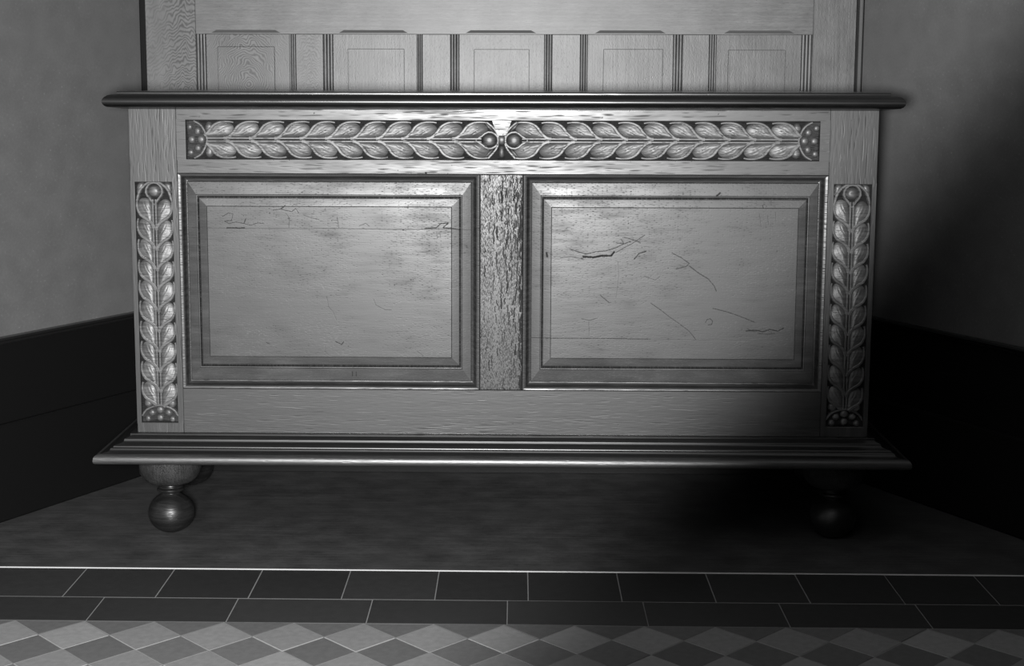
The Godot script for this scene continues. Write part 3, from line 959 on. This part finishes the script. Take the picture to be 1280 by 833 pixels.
func build_back() -> void:
	var wall := base("wall_back")
	structure(wall, "oak panelling at the back of the recess with five fielded panels")
	var z := BACK_Z
	var st := mb()
	box(st, Vector3(-1.0, -0.02, z - 0.16), Vector3(1.0, 2.6, z - 0.04), 0.0)
	obj("backing", st, M["inside wood"], wall)
	var edge := 0.7450
	var head := 0.9305
	st = mb()
	box(st, Vector3(-0.6408, head, z - 0.04), Vector3(0.6346, 1.12, z), 0.0008)
	obj("rail", st, M["panelling oak along"], wall)
	st = mb()
	box(st, Vector3(-0.6408, 1.12, z - 0.045), Vector3(0.6346, 2.55, z - 0.012), 0.0008)
	obj("upper_panel", st, M["panelling oak upright"], wall)
	st = mb()
	box(st, Vector3(-0.6408, 0.0, z - 0.04), Vector3(0.6346, 0.25, z), 0.0008)
	obj("rail", st, M["dark dado paint"], wall)
	var ps := [[-0.6214, -0.4479], [-0.3563, -0.1833], [-0.0936, 0.0820], [0.1730, 0.3489], [0.4388, 0.6133]]
	var ss := [[-0.7450, -0.6408], [-0.4329, -0.3762], [-0.1700, -0.1119], [0.0986, 0.1565], [0.3679, 0.4223], [0.6346, 0.7225]]
	var fields := [[-0.5985, -0.4790], [-0.3265, -0.2085], [-0.0635, 0.0515], [0.2050, 0.3290], [0.4630, 0.5815]]
	for k in 6:
		st = mb()
		var tall := 2.55 if k == 0 or k == 5 else head
		box(st, Vector3(ss[k][0], 0.0 if k == 0 or k == 5 else 0.25, z - 0.04), Vector3(ss[k][1], tall, z - 0.0002), 0.0008)
		var m: Material = [M["panelling oak arched"], M["panelling oak peaked"], M["panelling oak upright"]][mini(k, 2)]
		var stile := obj("stile", st, m, wall)
		# reeded mouldings worked on the edges of the stiles
		for s in [-1.0, 1.0]:
			if (k == 0 and s < 0) or (k == 5 and s > 0):
				continue
			var x: float = ss[k][0] if s < 0 else ss[k][1]
			var w: float = absf((ps[k - 1][1] - ss[k][0]) if s < 0 else (ps[k][0] - ss[k][1]))
			st = mb()
			var prof := [Vector2(0, -0.0005)]
			for reed in 3:
				var c0 := w * (0.06 + 0.31 * reed)
				var r := w * 0.145
				for i in 7:
					var an := PI - PI * i / 6.0
					prof.append(Vector2(c0 + r + r * cos(an), -0.0035 - 0.0022 * reed + 0.0020 * sin(an)))
			prof.append(Vector2(w, -0.0150))
			prof.append(Vector2(w + 0.001, -0.03))
			var nn := profile_normals(prof)
			for i in prof.size() - 1:
				var a: Vector2 = prof[i]
				var b: Vector2 = prof[i + 1]
				var na: Vector2 = nn[i][0]
				var nb: Vector2 = nn[i][1]
				quad(st, Vector3(x + s * a.x, 0.25, z + a.y), Vector3(x + s * a.x, head, z + a.y), Vector3(x + s * b.x, head, z + b.y), Vector3(x + s * b.x, 0.25, z + b.y),
					Vector3(s * na.x, 0, na.y), Vector3(s * na.x, 0, na.y), Vector3(s * nb.x, 0, nb.y), Vector3(s * nb.x, 0, nb.y))
			obj("stile_moulding", st, M["panelling oak upright"], stile)
	for k in 5:
		var r := Rect2(ps[k][0] - 0.002, 0.25, ps[k][1] - ps[k][0] + 0.004, head + 0.004 - 0.25)
		var fx0: float = fields[k][0]
		var fx1: float = fields[k][1]
		var fy: float = [0.9055, 0.9012, 0.9006, 0.9012, 0.9000][k]
		st = mb()
		var d := -0.0150
		box(st, Vector3(r.position.x, r.position.y, z - 0.035), Vector3(r.end.x, r.end.y, z + d), 0.0)
		# the raised field
		box(st, Vector3(fx0, 0.31, z + d - 0.002), Vector3(fx1, fy, z + d + 0.0030), 0.0010)
		var m: Material = [M["panelling oak swirled"], M["panelling oak upright"], M["panelling oak upright"], M["panelling oak upright"], M["panelling oak upright"]][k]
		var panel := obj("panel", st, m, wall)
		# stopped chamfer of the rail over the panel: a sloped lip under the rail with raking ends
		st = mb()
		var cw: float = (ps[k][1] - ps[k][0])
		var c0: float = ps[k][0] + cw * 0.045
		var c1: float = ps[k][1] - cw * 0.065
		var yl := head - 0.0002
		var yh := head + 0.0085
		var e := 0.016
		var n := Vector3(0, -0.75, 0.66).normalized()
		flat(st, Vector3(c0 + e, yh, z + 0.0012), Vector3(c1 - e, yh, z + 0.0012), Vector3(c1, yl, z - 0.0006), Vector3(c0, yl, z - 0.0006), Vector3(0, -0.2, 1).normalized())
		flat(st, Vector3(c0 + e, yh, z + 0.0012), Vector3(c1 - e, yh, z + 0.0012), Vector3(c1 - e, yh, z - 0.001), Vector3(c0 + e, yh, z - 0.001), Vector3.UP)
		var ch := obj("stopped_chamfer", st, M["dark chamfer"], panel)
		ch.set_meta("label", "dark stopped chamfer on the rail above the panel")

func build_sides() -> void:
	for s in [-1.0, 1.0]:
		var side := "left" if s < 0 else "right"
		# axes of the splayed wall: u along it towards the room, n its face
		var len := 4.7
		var u := Vector3(s * SPLAY, 0, 1.0).normalized()
		var n := Vector3(-s * 1.0, 0, SPLAY).normalized()
		var b := Basis(u, Vector3.UP, u.cross(Vector3.UP))
		var corner := Vector3(-CORNER if s < 0 else 0.7385, 0, BACK_Z)
		var front: float = signf(b.z.dot(n))
		var wall := base("wall_" + side, corner)
		wall.basis = b
		structure(wall, "%s splayed plaster wall of the recess above a dark dado" % side)
		var st := mb()
		slab(st, 0.0, len, -0.05, 2.6, -0.12, 0.0, front, 0.0)
		obj("plaster", st, M["painted plaster"], wall)
		st = mb()
		slab(st, 0.0, len, 0.0, 0.340, -0.01, 0.004, front, 0.001)
		obj("dado", st, M["dark dado paint"], wall)
		var trim := base("trim_1" if s < 0 else "trim_2", corner)
		trim.basis = b
		structure(trim, "dark moulded dado rail on the %s wall" % side)
		st = mb()
		slab(st, 0.0, len, 0.340, 0.3475, -0.005, 0.012, front, 0.003)
		slab(st, 0.0, len, 0.3475, 0.3540, -0.005, 0.020, front, 0.003)
		obj("dado_rail", st, M["dark rail paint"], trim)
		var skirt := base("baseboard_" + side, corner)
		skirt.basis = b
		structure(skirt, "dark baseboard along the foot of the %s wall" % side)
		st = mb()
		slab(st, 0.0, len, 0.0, 0.188, -0.005, 0.016, front, 0.004)
		obj("board", st, M["dark dado paint"], skirt)
	# the slim strip that closes the panelling against the right-hand plaster
	var strip := base("trim_3", Vector3(0, 0, BACK_Z))
	structure(strip, "slim pale bead between the panelling and the right plaster wall")
	var st2 := mb()
	box(st2, Vector3(0.7285, 0.0, -0.03), Vector3(0.7360, 2.55, 0.004), 0.003)
	obj("bead", st2, M["painted plaster"], strip)

# a box on a wall whose face looks along front * z
func slab(st: SurfaceTool, x0: float, x1: float, y0: float, y1: float, d0: float, d1: float, front: float, bev: float) -> void:
	box(st, Vector3(x0, y0, minf(d0 * front, d1 * front)), Vector3(x1, y1, maxf(d0 * front, d1 * front)), bev)

func build_room() -> void:
	var st := mb()
	box(st, Vector3(-3.3, 2.5, -0.7), Vector3(3.3, 2.62, 4.0), 0.0)
	structure(obj("ceiling", st, M["room plaster"]), "plain ceiling above the recess")
	st = mb()
	box(st, Vector3(-3.3, -0.05, 3.7), Vector3(3.3, 2.6, 3.82), 0.0)
	structure(obj("wall_front", st, M["room plaster"]), "plain wall of the room behind the camera")

func _ready() -> void:
	# camera: a view camera with a little shift, fitted to the tile joints and the chest
	var f := 1960.67
	var cam := Camera3D.new()
	cam.name = "camera"
	cam.near = 0.05
	cam.far = 50.0
	cam.keep_aspect = Camera3D.KEEP_HEIGHT
	cam.projection = Camera3D.PROJECTION_FRUSTUM
	cam.size = 833.0 / f * cam.near
	cam.frustum_offset = Vector2(35.35 / f, -29.26 / f) * cam.near
	cam.position = Vector3(0.0276, 0.8378, 2.7892)
	cam.basis = Basis.from_euler(Vector3(-0.1456, 0.0211, 0.0021), EULER_ORDER_YXZ)
	add_child(cam)
	cam.current = true

	var env := Environment.new()
	env.background_mode = Environment.BG_COLOR
	env.background_color = grey(0.01)
	env.tonemap_mode = Environment.TONE_MAPPER_LINEAR
	env.tonemap_exposure = 1.0
	env.sdfgi_enabled = true
	env.ssao_enabled = true
	env.ssil_enabled = true
	var we := WorldEnvironment.new()
	we.name = "environment"
	we.environment = env
	add_child(we)

	# two lamps stand beside the camera: a reflector just above the lens, and a broad one to its left
	for d in [["reflector_lamp", Vector3(-0.05, 0.81, 2.76), Vector3(-4.637, 4.360, 0.0), 12.7, 80.215, 0.10, 0.062], ["side_lamp", Vector3(-0.62, 0.90, 2.80), Vector3(-0.62, 0.10, 0.0), 1.8, 20.0, 0.10, 1.0]]:
		var lamp := SpotLight3D.new()
		lamp.name = d[0]
		lamp.position = d[1]
		lamp.light_energy = d[3]
		lamp.light_size = d[5]
		lamp.spot_range = 9.0
		lamp.spot_attenuation = 2.0
		lamp.spot_angle = d[4]
		lamp.spot_angle_attenuation = d[6]
		lamp.shadow_enabled = true
		add_child(lamp)
		lamp.look_at(d[2])

	make_materials()
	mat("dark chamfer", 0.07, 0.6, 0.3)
	mat("dark rail paint", 0.012, 0.28, 0.7)
	build_room()
	build_back()
	build_sides()
	build_floor()
	build_chest()
